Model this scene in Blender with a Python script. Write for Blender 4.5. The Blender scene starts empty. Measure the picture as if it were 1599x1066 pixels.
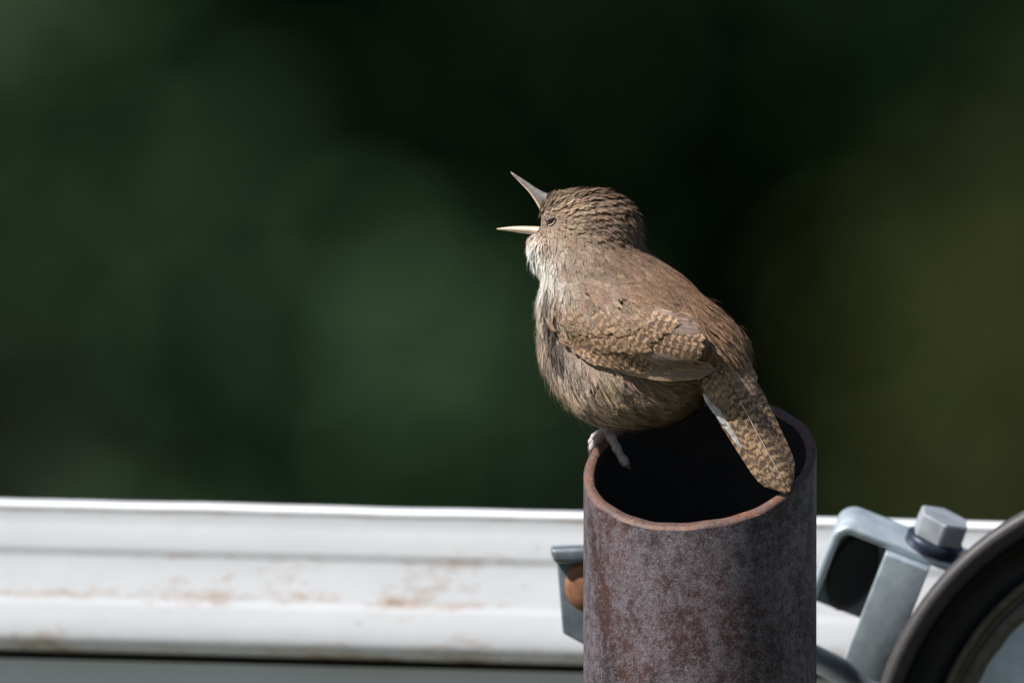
import bpy, math, random
import numpy as np
from mathutils import Vector, Matrix, Euler

# ------------------------------------------------------------------ camera, sky, sun
scene = bpy.context.scene
PITCH = math.radians(1.5); DIST = 10.0; ZC = 2.6; S = 0.0002      # 1 photo pixel = 0.2 mm at the bird
cp, sp = math.cos(PITCH), math.sin(PITCH)
CAM = np.array([0.0, -DIST*cp, ZC + DIST*sp])
FWD = np.array([0.0, cp, -sp]); UPV = np.array([0.0, sp, cp])
cam = bpy.data.cameras.new('camera'); camo = bpy.data.objects.new('camera', cam)
scene.collection.objects.link(camo); scene.camera = camo
camo.location = CAM; camo.rotation_euler = (math.pi/2 - PITCH, 0, 0)
cam.sensor_width = 36; cam.lens = 36*DIST/(1599*S)
cam.clip_start = 0.5; cam.clip_end = 3000
cam.dof.use_dof = True; cam.dof.focus_distance = DIST - 0.012
cam.dof.aperture_fstop = cam.lens/74.0

SUN_EL = math.radians(50); SUN_H = np.array([-0.90, -0.436])       # towards the sun, on the ground
sdir = Vector((SUN_H[0]*math.cos(SUN_EL), SUN_H[1]*math.cos(SUN_EL), math.sin(SUN_EL)))
world = bpy.data.worlds.new('World'); scene.world = world; world.use_nodes = True
wn = world.node_tree.nodes; wl = world.node_tree.links
sky = wn.new('ShaderNodeTexSky'); sky.sky_type = 'NISHITA'; sky.sun_disc = False
sky.sun_elevation = SUN_EL; sky.sun_rotation = math.atan2(sdir.x, sdir.y)
wn['Background'].inputs['Strength'].default_value = 0.05
wl.new(sky.outputs[0], wn['Background'].inputs['Color'])
sun = bpy.data.lights.new('sun', 'SUN'); suno = bpy.data.objects.new('sun', sun)
scene.collection.objects.link(suno)
sun.energy = 5.0; sun.angle = math.radians(0.5); sun.color = (1.0, 0.965, 0.925)
suno.rotation_euler = sdir.to_track_quat('Z', 'Y').to_euler()
vs = scene.view_settings; vs.view_transform = 'Standard'; vs.look = 'None'
vs.exposure = 0.45; vs.gamma = 1.0; vs.use_curve_mapping = False
scene.cycles.use_denoising = True

# ------------------------------------------------------------------ helpers
COL = scene.collection
def P(px, py, Y=0.0):
    """photo pixel -> point on the plane at depth Y (metres behind the bird)"""
    px = np.asarray(px, float); py = np.asarray(py, float); Y = np.asarray(Y, float)
    k = S/DIST
    d = FWD + (px[..., None]-799.5)*k*np.array([1., 0, 0]) - (py[..., None]-533)*k*UPV
    t = (Y - CAM[1])/d[..., 1]
    return CAM + d*t[..., None]

def link(o, parent=None):
    COL.objects.link(o)
    if parent is not None:
        o.parent = parent
        o.matrix_parent_inverse = Matrix.Translation(-Vector(parent.location))
    return o
def mesh_obj(name, verts, faces, mat=None, parent=None, smooth=True, uv=None, cols=None):
    me = bpy.data.meshes.new(name)
    me.from_pydata([tuple(v) for v in verts], [], [tuple(f) for f in faces])
    if smooth: me.polygons.foreach_set('use_smooth', [True]*len(me.polygons))
    if uv is not None:
        l = me.uv_layers.new(name='uv')
        idx = np.empty(len(me.loops), int); me.loops.foreach_get('vertex_index', idx)
        l.data.foreach_set('uv', np.asarray(uv, float)[idx].ravel())
    if cols is not None:
        a = me.color_attributes.new('col', 'FLOAT_COLOR', 'POINT')
        c = np.ones((len(verts), 4)); c[:, :3] = cols; a.data.foreach_set('color', c.ravel())
    if mat is not None: me.materials.append(mat)
    me.update()
    return link(bpy.data.objects.new(name, me), parent)
def fast_mesh(name, V, F, mat, parent=None, cols=None, normals=None):
    """V (n,3), F (m,k) arrays"""
    me = bpy.data.meshes.new(name); n, (m, k) = len(V), F.shape
    me.vertices.add(n); me.vertices.foreach_set('co', np.ascontiguousarray(V, dtype=np.float32).ravel())
    me.loops.add(m*k); me.loops.foreach_set('vertex_index', np.ascontiguousarray(F, dtype=np.int32).ravel())
    me.polygons.add(m); me.polygons.foreach_set('loop_start', np.arange(0, m*k, k, dtype=np.int32))
    me.polygons.foreach_set('loop_total', np.full(m, k, dtype=np.int32))
    me.polygons.foreach_set('use_smooth', np.ones(m, bool))
    if cols is not None:
        a = me.color_attributes.new('col', 'FLOAT_COLOR', 'POINT')
        c = np.ones((n, 4), np.float32); c[:, :3] = cols; a.data.foreach_set('color', c.ravel())
    me.materials.append(mat); me.update(calc_edges=True)
    if normals is not None: me.normals_split_custom_set_from_vertices(normals.astype(float).tolist())
    return link(bpy.data.objects.new(name, me), parent)
def empty(name, loc, label, cat, group=None):
    o = bpy.data.objects.new(name, None); COL.objects.link(o); o.location = tuple(loc)
    o.empty_display_size = 0.02
    tag(o, label, cat, group); return o
def tag(o, label=None, cat=None, group=None, kind=None):
    if label: o['label'] = label
    if cat: o['category'] = cat
    if group: o['group'] = group
    if kind: o['kind'] = kind
    return o
def tube_data(pts, rad, n=10, flat=1.0):
    pts = np.asarray(pts, float); rad = np.asarray(rad, float); m = len(pts)
    T = np.gradient(pts, axis=0); T /= np.linalg.norm(T, axis=1)[:, None]
    ref = np.array([0, 1.0, 0]) if abs(T[0][1]) < 0.9 else np.array([1.0, 0, 0])
    V = []; F = []
    for i in range(m):
        a = np.cross(T[i], ref); a /= np.linalg.norm(a); b = np.cross(T[i], a)
        for j in range(n):
            t = 2*math.pi*j/n
            V.append(pts[i] + rad[i]*(a*math.cos(t) + flat*b*math.sin(t)))
    for i in range(m-1):
        for j in range(n):
            F.append((i*n+j, i*n+(j+1) % n, (i+1)*n+(j+1) % n, (i+1)*n+j))
    F.append(tuple(range(n))[::-1]); F.append(tuple((m-1)*n+j for j in range(n)))
    return V, F
def bezier_path(ctrl, n):
    """Catmull-Rom through the control points"""
    c = np.asarray(ctrl, float); c = np.vstack([2*c[0]-c[1], c, 2*c[-1]-c[-2]])
    out = []
    segs = len(c)-3
    for q in np.linspace(0, segs-1e-6, n):
        i = int(q); t = q-i; p0, p1, p2, p3 = c[i:i+4]
        out.append(0.5*((2*p1)+(-p0+p2)*t+(2*p0-5*p1+4*p2-p3)*t*t+(-p0+3*p1-3*p2+p3)*t**3))
    return np.array(out)

class NT:
    def __init__(self, name):
        self.m = bpy.data.materials.new(name); self.m.use_nodes = True
        self.t = self.m.node_tree; self.b = self.t.nodes['Principled BSDF']
    def n(self, typ, **kw):
        nd = self.t.nodes.new(typ)
        for k, v in kw.items(): setattr(nd, k, v)
        return nd
    def lk(self, a, b): self.t.links.new(a, b)
    def val(self, sock, v):
        if hasattr(v, 'links'): self.lk(v, sock)
        else: sock.default_value = v
    def math(self, op, a, b=0.0, clamp=False):
        nd = self.n('ShaderNodeMath', operation=op, use_clamp=clamp)
        self.val(nd.inputs[0], a); self.val(nd.inputs[1], b); return nd.outputs[0]
    def noise(self, vec, scale, detail=4.0, rough=0.55, dist=0.0):
        nd = self.n('ShaderNodeTexNoise'); self.lk(vec, nd.inputs['Vector'])
        nd.inputs['Scale'].default_value = scale; nd.inputs['Detail'].default_value = detail
        nd.inputs['Roughness'].default_value = rough; nd.inputs['Distortion'].default_value = dist
        return nd.outputs[0]
    def ramp(self, fac, stops, interp='LINEAR'):
        nd = self.n('ShaderNodeValToRGB'); self.lk(fac, nd.inputs[0]); cr = nd.color_ramp
        cr.interpolation = interp
        while len(cr.elements) < len(stops): cr.elements.new(0.5)
        for e, (p, c) in zip(cr.elements, stops):
            e.position = p; e.color = (c, c, c, 1) if isinstance(c, (int, float)) else (*c, 1)
        return nd.outputs[0]
    def mix(self, fac, a, b, mode='MIX'):
        nd = self.n('ShaderNodeMix', data_type='RGBA', blend_type=mode)
        self.val(nd.inputs[0], fac)
        for s_, v in ((nd.inputs[6], a), (nd.inputs[7], b)):
            if isinstance(v, tuple): s_.default_value = (*v, 1)
            else: self.lk(v, s_)
        return nd.outputs[2]
    def bump(self, h, strength, dist):
        nd = self.n('ShaderNodeBump'); self.lk(h, nd.inputs['Height'])
        nd.inputs['Strength'].default_value = strength; nd.inputs['Distance'].default_value = dist
        self.lk(nd.outputs[0], self.b.inputs['Normal'])
    def map(self, vec, scale):
        nd = self.n('ShaderNodeMapping'); self.lk(vec, nd.inputs[0]); nd.inputs['Scale'].default_value = scale
        return nd.outputs[0]
    def pos(self): return self.n('ShaderNodeNewGeometry').outputs['Position']
    def set(self, **kw):
        for k, v in kw.items():
            s_ = self.b.inputs[k.replace('_', ' ')]
            if isinstance(v, tuple) and len(v) == 3: v = (*v, 1)
            self.val(s_, v)
        return self

# ------------------------------------------------------------------ materials
def mat_rust_pipe():
    t = NT('rusty_steel'); p = t.pos()
    st = t.map(p, (1, 1, 0.45))
    big = t.noise(st, 70, 5, 0.6, 0.6); mid = t.noise(p, 330, 5, 0.62); fine = t.noise(p, 1500, 3, 0.6)
    spk = t.math('ADD', t.math('MULTIPLY', mid, 0.62), t.math('MULTIPLY', fine, 0.5))
    patina = t.ramp(t.math('ADD', t.math('MULTIPLY', big, 0.42), t.math('MULTIPLY', spk, 0.75)), [(0.56, 0.0), (0.71, 1.0)])
    base = t.mix(t.ramp(t.noise(st, 38, 4, 0.6), [(0.40, 0.0), (0.62, 1.0)]), (0.021, 0.0125, 0.0155), (0.058, 0.017, 0.011))
    c = t.mix(patina, base, (0.125, 0.102, 0.117))
    spots = t.ramp(t.noise(p, 900, 2, 0.5), [(0.62, 0.0), (0.72, 1.0)])
    c = t.mix(t.math('MULTIPLY', spots, 0.7), c, (0.21, 0.18, 0.19))
    dark = t.ramp(t.noise(p, 520, 3, 0.6), [(0.30, 1.0), (0.42, 0.0)])
    c = t.mix(t.math('MULTIPLY', dark, 0.6), c, (0.012, 0.009, 0.010))
    c = t.mix(1.0, c, t.ramp(t.noise(p, 2300, 3, 0.7), [(0.32, 0.35), (0.5, 0.95), (0.68, 1.9)]), 'MULTIPLY')
    t.set(Base_Color=c, Roughness=t.ramp(spk, [(0.3, 0.72), (0.8, 0.5)]), Metallic=0.1)
    t.bump(spk, 0.4, 0.0003); return t.m
def mat_rim():
    t = NT('rusty_cut_edge'); p = t.pos()
    c = t.ramp(t.noise(p, 160, 5, 0.65), [(0.35, (0.085, 0.045, 0.038)), (0.5, (0.14, 0.082, 0.066)), (0.60, (0.16, 0.062, 0.032)), (0.70, (0.27, 0.19, 0.13))])
    c = t.mix(t.ramp(t.noise(p, 800, 3), [(0.32, 0.8), (0.45, 0.0)]), c, (0.05, 0.03, 0.03))
    t.set(Base_Color=c, Roughness=0.62); t.bump(t.noise(p, 700, 4), 0.5, 0.0006); return t.m
def mat_white_paint():
    t = NT('chipped_white_paint'); uv = t.n('ShaderNodeUVMap', uv_map='uv').outputs[0]; p = t.pos()
    sep = t.n('ShaderNodeSeparateXYZ'); t.lk(uv, sep.inputs[0]); v = sep.outputs[1]
    band = t.ramp(v, [(0.03, 0.0), (0.062, 0.95), (0.085, 0.3), (0.12, 0.05), (0.30, 0.15), (0.34, 0.55), (0.38, 0.22), (0.55, 0.30), (0.62, 0.8), (0.68, 0.25), (0.83, 0.3), (0.92, 0.8), (1.0, 1.0)])
    q = t.map(p, (1, 1, 2.2))
    n1 = t.noise(q, 26, 5, 0.65); n2 = t.noise(q, 190, 4, 0.6)
    f = t.math('ADD', t.math('MULTIPLY', n1, 0.7), t.math('ADD', t.math('MULTIPLY', n2, 0.3), t.math('MULTIPLY', band, 0.18)))
    stain = t.ramp(f, [(0.60, 0.0), (0.78, 0.7)])
    grime = t.ramp(t.noise(t.map(p, (0.25, 1, 1.3)), 30, 4, 0.6), [(0.3, (0.73, 0.745, 0.77)), (0.7, (0.66, 0.685, 0.72))])
    c = t.mix(stain, grime, (0.42, 0.235, 0.11))
    core = t.ramp(f, [(0.73, 0.0), (0.84, 0.8)])
    c = t.mix(core, c, (0.11, 0.055, 0.035))
    chip = t.ramp(t.noise(p, 75, 3, 0.7), [(0.705, 0.0), (0.73, 1.0)])
    c = t.mix(t.math('MULTIPLY', chip, t.ramp(v, [(0.0, 0.8), (0.12, 0.4), (0.2, 0.0)])), c, (0.07, 0.055, 0.05))
    t.set(Base_Color=c, Roughness=0.38); t.bump(t.noise(p, 60, 3), 0.12, 0.002); return t.m
def mat_grey_panel():
    t = NT('grey_sheet_paint'); p = t.pos()
    c = t.ramp(t.noise(p, 16, 5, 0.6), [(0.35, (0.74, 0.77, 0.80)), (0.62, (0.72, 0.73, 0.73)), (0.80, (0.42, 0.30, 0.20))])
    t.set(Base_Color=c, Roughness=0.5); return t.m
def mat_galv(name, c0, c1, rough=0.42, metal=0.85):
    t = NT(name); p = t.pos()
    c = t.ramp(t.noise(p, 180, 4, 0.6), [(0.35, c0), (0.65, c1)])
    c = t.mix(t.ramp(t.noise(p, 60, 4, 0.6), [(0.66, 0.0), (0.76, 0.7)]), c, (0.16, 0.09, 0.055))
    t.set(Base_Color=c, Roughness=t.ramp(t.noise(p, 90, 3), [(0.3, rough-0.08), (0.7, rough+0.1)]), Metallic=metal)
    t.bump(t.noise(p, 420, 3), 0.15, 0.0005); return t.m
def mat_plain(name, c, rough=0.5, metal=0.0, var=0.25, scale=200, bump=0.0):
    t = NT(name); p = t.pos()
    lo = tuple(x*(1-var) for x in c); hi = tuple(min(1, x*(1+var)) for x in c)
    t.set(Base_Color=t.ramp(t.noise(p, scale, 4, 0.6), [(0.3, lo), (0.7, hi)]), Roughness=rough, Metallic=metal)
    if bump: t.bump(t.noise(p, scale*2, 3), bump, 0.0004)
    return t.m
def mat_attr(name, rough=0.75, spec=0.25, var=0.0, scale=900, sheen=0.0):
    t = NT(name); a = t.n('ShaderNodeAttribute', attribute_name='col').outputs['Color']
    if var:
        f = t.ramp(t.noise(t.pos(), scale, 3, 0.6), [(0.3, 1-var), (0.7, 1+var)])
        a = t.mix(1.0, a, f, 'MULTIPLY')
    t.set(Base_Color=a, Roughness=rough, Specular_IOR_Level=spec, Sheen_Weight=sheen); return t.m
def mat_feather(name, dark, light, freq, barmin, fringe, chev=0.9, soft=0.16):
    """UV x = length along the feather in photo pixels, y = -1..1 across"""
    t = NT(name); uv = t.n('ShaderNodeUVMap', uv_map='uv').outputs[0]; p = t.pos()
    sep = t.n('ShaderNodeSeparateXYZ'); t.lk(uv, sep.inputs[0]); u, v = sep.outputs[0], sep.outputs[1]
    av = t.math('ABSOLUTE', v)
    oi = t.n('ShaderNodeObjectInfo').outputs['Random']
    wob = t.math('MULTIPLY', t.math('SUBTRACT', t.noise(p, 520, 3, 0.65), 0.5), 13.0)
    ph = t.math('ADD', t.math('ADD', t.math('MULTIPLY', u, freq), t.math('MULTIPLY', av, -chev)), t.math('ADD', wob, t.math('MULTIPLY', oi, 6.28)))
    bar = t.ramp(t.math('ADD', t.math('MULTIPLY', t.math('SINE', ph), 0.5), 0.5), [(0.5-soft, barmin), (0.5+soft, 1.0)])
    blot = t.ramp(t.noise(p, 640, 4, 0.65), [(0.34, 0.30), (0.62, 1.1)])
    gate = t.ramp(t.noise(p, 130, 3, 0.6), [(0.26, 0.0), (0.46, 1.0)])
    bar = t.math('ADD', t.math('MULTIPLY', bar, gate), t.math('MULTIPLY', t.math('SUBTRACT', 1.0, gate), 0.42))
    c = t.mix(t.math('MULTIPLY', bar, blot, clamp=True), dark, light)
    fr = t.ramp(av, [(0.72, 0.0), (0.92, 1.0)])
    c = t.mix(t.math('MULTIPLY', fr, fringe[3]), c, fringe[:3])
    barb = t.math('SINE', t.math('ADD', t.math('MULTIPLY', u, 2.1), t.math('MULTIPLY', av, -16.0)))
    bf = t.math('ADD', t.math('MULTIPLY', barb, 0.13), t.math('ADD', 0.7, t.math('MULTIPLY', t.noise(p, 2200, 2), 0.6)))
    c = t.mix(1.0, c, bf, 'MULTIPLY')
    c = t.mix(t.math('LESS_THAN', av, 0.045), c, tuple(x*0.55 for x in dark))
    t.set(Base_Color=c, Roughness=0.6, Specular_IOR_Level=0.3, Sheen_Weight=0.05)
    t.bump(barb, 0.25, 0.0002); return t.m

M = {}
M['rust'] = mat_rust_pipe(); M['rim'] = mat_rim(); M['bore_dark'] = mat_plain('shade_darkened_pipe_bore', (0.014, 0.012, 0.012), 0.85, 0.0, 0.5, 160, 0.4); M['paint'] = mat_white_paint(); M['panel'] = mat_grey_panel()
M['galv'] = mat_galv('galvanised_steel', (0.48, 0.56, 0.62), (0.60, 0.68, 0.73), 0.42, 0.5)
M['gap_shade'] = mat_plain('gap_shade_steel', (0.06, 0.05, 0.038), 0.8, 0.0, 0.4, 40)
M['galv_dark'] = mat_galv('shade_darkened_galvanised_steel', (0.13, 0.16, 0.185), (0.19, 0.22, 0.245), 0.5, 0.5)  # dark copy of the galvanised steel, shade put into its colour
M['zinc'] = mat_galv('zinc_plated_bolt', (0.46, 0.49, 0.53), (0.58, 0.61, 0.64), 0.38, 0.55)
M['washer'] = mat_plain('dark_spring_washer', (0.035, 0.045, 0.07), 0.4, 0.5)
M['rust_bolt'] = mat_plain('orange_rust', (0.24, 0.105, 0.05), 0.8, 0.0, 0.4, 260, 0.4)
M['rubber'] = mat_plain('weathered_black_rubber', (0.048, 0.043, 0.044), 0.55, 0.0, 0.25, 300, 0.2)
M['rubber_dark'] = mat_plain('black_rubber', (0.012, 0.012, 0.013), 0.6, 0.0, 0.3, 300)
M['trim'] = mat_plain('dull_lamp_trim', (0.13, 0.115, 0.09), 0.4, 0.4, 0.3, 240)
M['chrome'] = mat_plain('reflector_chrome', (0.80, 0.82, 0.86), 0.28, 1.0, 0.1, 90)
t = NT('fluted_lamp_glass'); t.set(Base_Color=(0.9, 0.95, 1.0), Roughness=0.04, Transmission_Weight=1.0, IOR=1.45); M['glass'] = t.m
M['skin'] = mat_attr('bird_skin_under_feathers', 0.9, 0.1)
M['plume'] = mat_attr('downy_feather_barbs', 0.72, 0.2, 0.0, 900, 0.0)
M['horn_up'] = mat_plain('dark_horn_bill', (0.20, 0.18, 0.17), 0.22, 0.0, 0.25, 500)
M['horn_lo'] = mat_plain('pale_horn_bill', (0.56, 0.43, 0.29), 0.3, 0.0, 0.15, 500)
M['mouth'] = mat_plain('mouth_lining', (0.22, 0.12, 0.06), 0.5, 0.0, 0.2, 500)
M['eye'] = mat_plain('dark_bird_eye', (0.012, 0.008, 0.007), 0.08, 0.0, 0.1, 500)
M['lid'] = mat_plain('pale_eyelid', (0.42, 0.36, 0.31), 0.7, 0.0, 0.2, 900)
M['lid_dark'] = mat_plain('grey_eyelid', (0.16, 0.12, 0.095), 0.75, 0.0, 0.2, 900); M['scale'] = mat_plain('pinkish_grey_leg_scales', (0.46, 0.38, 0.36), 0.36, 0.0, 0.35, 900, 0.4)
M['claw'] = mat_plain('dark_claw', (0.09, 0.07, 0.06), 0.35, 0.0, 0.2, 500)
M['f_barred'] = mat_feather('barred_wing_feather', (0.105, 0.060, 0.040), (0.54, 0.345, 0.205), 0.54, 0.12, (0.42, 0.28, 0.18, 0.12), 0.6, 0.26)
M['f_covert'] = mat_feather('brown_covert_feather', (0.15, 0.092, 0.062), (0.46, 0.305, 0.19), 0.46, 0.2, (0.40, 0.28, 0.19, 0.08), 0.6, 0.35)
M['f_primary'] = mat_feather('grey_brown_primary_feather', (0.19, 0.132, 0.105), (0.28, 0.20, 0.158), 0.50, 0.6, (0.50, 0.32, 0.19, 0.7))
M['f_tail'] = mat_feather('barred_tail_feather', (0.070, 0.041, 0.028), (0.50, 0.32, 0.185), 0.44, 0.08, (0.30, 0.20, 0.12, 0.12), 0.35, 0.22)
M['f_white'] = mat_feather('white_undertail_feather', (0.30, 0.26, 0.23), (0.80, 0.77, 0.73), 0.24, 0.6, (0.80, 0.77, 0.73, 0.5))
M['shaft'] = mat_plain('pale_feather_shaft', (0.62, 0.52, 0.42), 0.35)
M['bark'] = mat_plain('tree_bark', (0.030, 0.026, 0.018), 0.9, 0.0, 0.5, 9, 0.4)
M['leaf'] = mat_attr('green_leaf', 0.6, 0.12)
t = NT('meadow_ground'); p = t.pos()
t.set(Base_Color=t.ramp(t.noise(p, 1.7, 6, 0.65), [(0.3, (0.035, 0.045, 0.018)), (0.55, (0.06, 0.065, 0.034)), (0.75, (0.10, 0.088, 0.06))]), Roughness=0.95)
t.bump(t.noise(p, 30, 5), 0.5, 0.03); M['ground'] = t.m

# ------------------------------------------------------------------ ground
n = 24; gx = np.concatenate([-np.geomspace(1500, 3, n), [0], np.geomspace(3, 1500, n)]); gv = []; gf = []
rng = np.random.default_rng(3)
for j, y in enumerate(gx):
    for i, x in enumerate(gx):
        far = min(1.0, math.hypot(x, y)/30)
        gv.append((x, y+20, far*0.12*math.sin(x*0.09+1)*math.cos(y*0.07) - 0.0))
m_ = len(gx)
for j in range(m_-1):
    for i in range(m_-1): gf.append((j*m_+i, j*m_+i+1, (j+1)*m_+i+1, (j+1)*m_+i))
tag(mesh_obj('ground', gv, gf, M['ground']), kind='structure')

# ------------------------------------------------------------------ background vegetation
def leaves(name, blobs, size, col, parent, seed, flat=0.35):
    """real folded leaves spread through ellipsoid clumps: blobs = (centre, radii, count)"""
    r = np.random.default_rng(seed); Vs, Fs, Cs, base = [], [], [], 0
    for c, rad, cnt in blobs:
        u = r.normal(size=(cnt, 3)); u /= np.linalg.norm(u, axis=1)[:, None]
        q = u*(r.random((cnt, 1))**0.45)*(1+0.25*r.normal(size=(cnt, 1)))
        pos = np.asarray(c)+q*np.asarray(rad)
        d = r.normal(size=(cnt, 3)); d[:, 2] -= 0.4; d += 0.5*u; d /= np.linalg.norm(d, axis=1)[:, None]
        nn = r.normal(size=(cnt, 3))*flat*2; nn[:, 2] += 0.8; nn += 0.6*u
        s_ = np.cross(nn, d); s_ /= np.linalg.norm(s_, axis=1)[:, None]; nn = np.cross(d, s_)
        L = size*(0.6+0.8*r.random((cnt, 1))); w = L*0.3
        v = np.stack([pos, pos+d*L*0.45+s_*w+nn*L*0.07, pos+d*L-nn*L*0.1, pos+d*L*0.45-s_*w+nn*L*0.07], 1)
        Vs.append(v.reshape(-1, 3)); i = base+np.arange(cnt)*4
        Fs.append(np.concatenate([np.stack([i, i+1, i+2], 1), np.stack([i, i+2, i+3], 1)])); base += cnt*4
        cc = np.asarray(col)*(0.65+0.7*r.random((cnt, 1)))*(1+0.12*r.normal(size=(cnt, 3)))
        Cs.append(np.repeat(np.clip(cc, 0.002, 1), 4, axis=0))
    return fast_mesh(name, np.vstack(Vs), np.vstack(Fs), M['leaf'], parent, np.vstack(Cs))
def limb(name, ctrl, r0, r1, parent, n=8, seg=9):
    pts = bezier_path(ctrl, seg); V, F = tube_data(pts, np.linspace(r0, r1, seg), n)
    return V, F
def woody(name, label, cat, base, limbs, blobs, leafsize, col, seed, group=None, r0=0.05, trunkname='trunk'):
    root = empty(name, base, label, cat, group); V, F = [], []
    for ctrl, ra, rb in limbs:
        v, f = limb('', ctrl, ra, rb, None); o = len(V); V += v; F += [tuple(i+o for i in q) for q in f]
    mesh_obj(trunkname, V, F, M['bark'], root)
    leaves('crown', blobs, leafsize, col, root, seed); return root
def bg(px, py, Y): return P(px, py, Y)
r = random.Random(5)
# broad trees; the one left of the hedge is unseen, added for shade
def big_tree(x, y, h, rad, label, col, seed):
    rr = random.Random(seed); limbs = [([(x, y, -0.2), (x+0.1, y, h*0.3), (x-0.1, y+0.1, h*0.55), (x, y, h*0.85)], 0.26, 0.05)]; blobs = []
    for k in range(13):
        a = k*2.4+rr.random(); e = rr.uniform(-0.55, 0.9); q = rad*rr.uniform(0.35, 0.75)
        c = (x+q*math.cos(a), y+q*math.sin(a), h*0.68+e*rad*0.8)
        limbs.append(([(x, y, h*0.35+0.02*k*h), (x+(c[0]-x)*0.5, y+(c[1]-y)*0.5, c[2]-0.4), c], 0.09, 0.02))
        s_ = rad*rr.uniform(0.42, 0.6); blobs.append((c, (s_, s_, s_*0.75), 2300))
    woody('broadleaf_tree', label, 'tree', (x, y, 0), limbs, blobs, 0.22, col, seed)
big_tree(-6.2, 53.2, 8.4, 3.1, 'unseen tall broadleaf tree added to shade the hedge behind the singing bird', (0.035, 0.06, 0.018), 21)
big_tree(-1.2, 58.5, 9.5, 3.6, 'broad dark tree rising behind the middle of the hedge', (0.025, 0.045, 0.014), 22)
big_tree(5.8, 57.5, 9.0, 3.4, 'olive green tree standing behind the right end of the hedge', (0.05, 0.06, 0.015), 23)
# evergreen hedge bushes in the shade
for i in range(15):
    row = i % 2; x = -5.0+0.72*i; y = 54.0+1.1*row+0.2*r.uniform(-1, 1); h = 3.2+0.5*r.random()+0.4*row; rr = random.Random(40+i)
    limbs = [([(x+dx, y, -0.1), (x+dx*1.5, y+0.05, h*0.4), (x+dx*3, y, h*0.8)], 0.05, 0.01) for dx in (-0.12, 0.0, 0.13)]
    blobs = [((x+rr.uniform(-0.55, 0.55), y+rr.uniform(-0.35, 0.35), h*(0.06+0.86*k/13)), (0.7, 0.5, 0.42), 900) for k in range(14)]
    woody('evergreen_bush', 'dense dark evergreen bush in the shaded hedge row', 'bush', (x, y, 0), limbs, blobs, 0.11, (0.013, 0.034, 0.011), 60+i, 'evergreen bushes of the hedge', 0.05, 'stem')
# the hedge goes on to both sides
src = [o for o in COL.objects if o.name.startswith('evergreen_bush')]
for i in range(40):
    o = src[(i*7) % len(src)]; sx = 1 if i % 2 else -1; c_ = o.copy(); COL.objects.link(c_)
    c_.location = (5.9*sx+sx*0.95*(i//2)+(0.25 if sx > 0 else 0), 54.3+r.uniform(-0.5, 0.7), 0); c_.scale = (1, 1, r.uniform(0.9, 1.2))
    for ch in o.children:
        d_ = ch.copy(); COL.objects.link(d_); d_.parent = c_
# sunlit shrub, its leaf sprays where the pale blurs are
Yb = 50.0
def shrub(name, label, base, spots, col, seed, leafsize=0.07):
    bx, by = base; limbs = []; blobs = []
    for (px, py, rad, cnt, dy) in spots:
        c = bg(px, py, by+dy); blobs.append((tuple(c), (rad, rad*0.8, rad*0.85), cnt))
        limbs.append(([(bx, by, -0.05), (bx*0.6+c[0]*0.4, by+dy*0.3, c[2]*0.45), (c[0], c[1], c[2])], 0.018, 0.004))
    woody(name, label, 'shrub', (bx, by, 0), limbs, blobs, leafsize, col, seed, None, 0.02, 'stem')
shrub('leafy_shrub', 'sunlit pale green shrub in front of the dark hedge', (-0.85, Yb),
      [(-40, 40, 0.22, 2600, -0.1), (60, 190, 0.2, 300, 0.1), (190, 330, 0.26, 560, -0.1), (280, 230, 0.18, 160, 0.1), (-160, 330, 0.22, 160, 0.2), (-220, 120, 0.3, 300, 0.2),
       (330, 640, 0.26, 260, 0.2), (580, 560, 0.25, 330, 0.0), (480, 760, 0.30, 340, 0.1), (680, 720, 0.22, 230, 0.2), (760, 600, 0.2, 80, 0.2), (150, 900, 0.3, 220, 0.1), (500, 1000, 0.3, 260, 0.2), (-400, 500, 0.3, 260, 0.1), (820, 900, 0.2, 120, 0.1)],
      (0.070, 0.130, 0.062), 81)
shrub('olive_shrub', 'yellowish olive shrub in front of the hedge, beside the pale green one', (1.05, Yb+0.6),
      [(1560, 560, 0.26, 160, 0.1), (1480, 420, 0.25, 80, 0.2), (1500, 720, 0.25, 120, 0.2), (1700, 450, 0.3, 260, 0.0), (1800, 700, 0.3, 260, 0.0), (1600, 930, 0.3, 160, 0.1), (1750, 200, 0.22, 120, 0.1), (1950, 420, 0.3, 250, 0.1)],
      (0.050, 0.060, 0.014), 82)

# ------------------------------------------------------------------ painted metal wall behind the pipe
YW = 0.255
def wall_y(px): return YW-(px-1093)*S*0.268          # the wall runs away to the left
wall = empty('metal_wall', (0, YW+0.03, 0), 'long white painted metal wall with rust spots and ribbed top rail behind the pipe', 'wall')
prof = [(0, 42), (0, 5), (1.0, 2.6), (4, 0.9), (8, 0.1), (12, 0.1), (15.5, 0.5), (18, 0.7), (40, 0.65), (72, 0.65), (75, 0.75), (85, 1.55), (89, 1.65),
        (110, 1.7), (148, 1.7), (151, 1.67), (160, 1.35), (163, 1.3), (185, 1.3), (199, 1.3), (208, 1.65), (219, 2.0), (226, 3.4), (231, 6.0), (234, 10), (236, 16), (238, 44)]
xs = np.linspace(-2600, 4200, 120); V, F, UV = [], [], []
k = len(prof)
for i, px in enumerate(xs):
    wob = 0.5*math.sin(px*0.013)+0.4*math.sin(px*0.031+1)
    for j, (off, dep) in enumerate(prof):
        scale = (px*0.0042)*off/238.0
        V.append(P(px, 778+0.0231*px+off+scale+(wob if off < 20 else 0), wall_y(px)+dep*0.001)); UV.append((px*S, off/238.0))
for i in range(len(xs)-1):
    for j in range(k-1): F.append((i*k+j, i*k+j+1, (i+1)*k+j+1, (i+1)*k+j))
F.append(tuple(range(k))); F.append(tuple((len(xs)-1)*k+j for j in range(k))[::-1])
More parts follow.
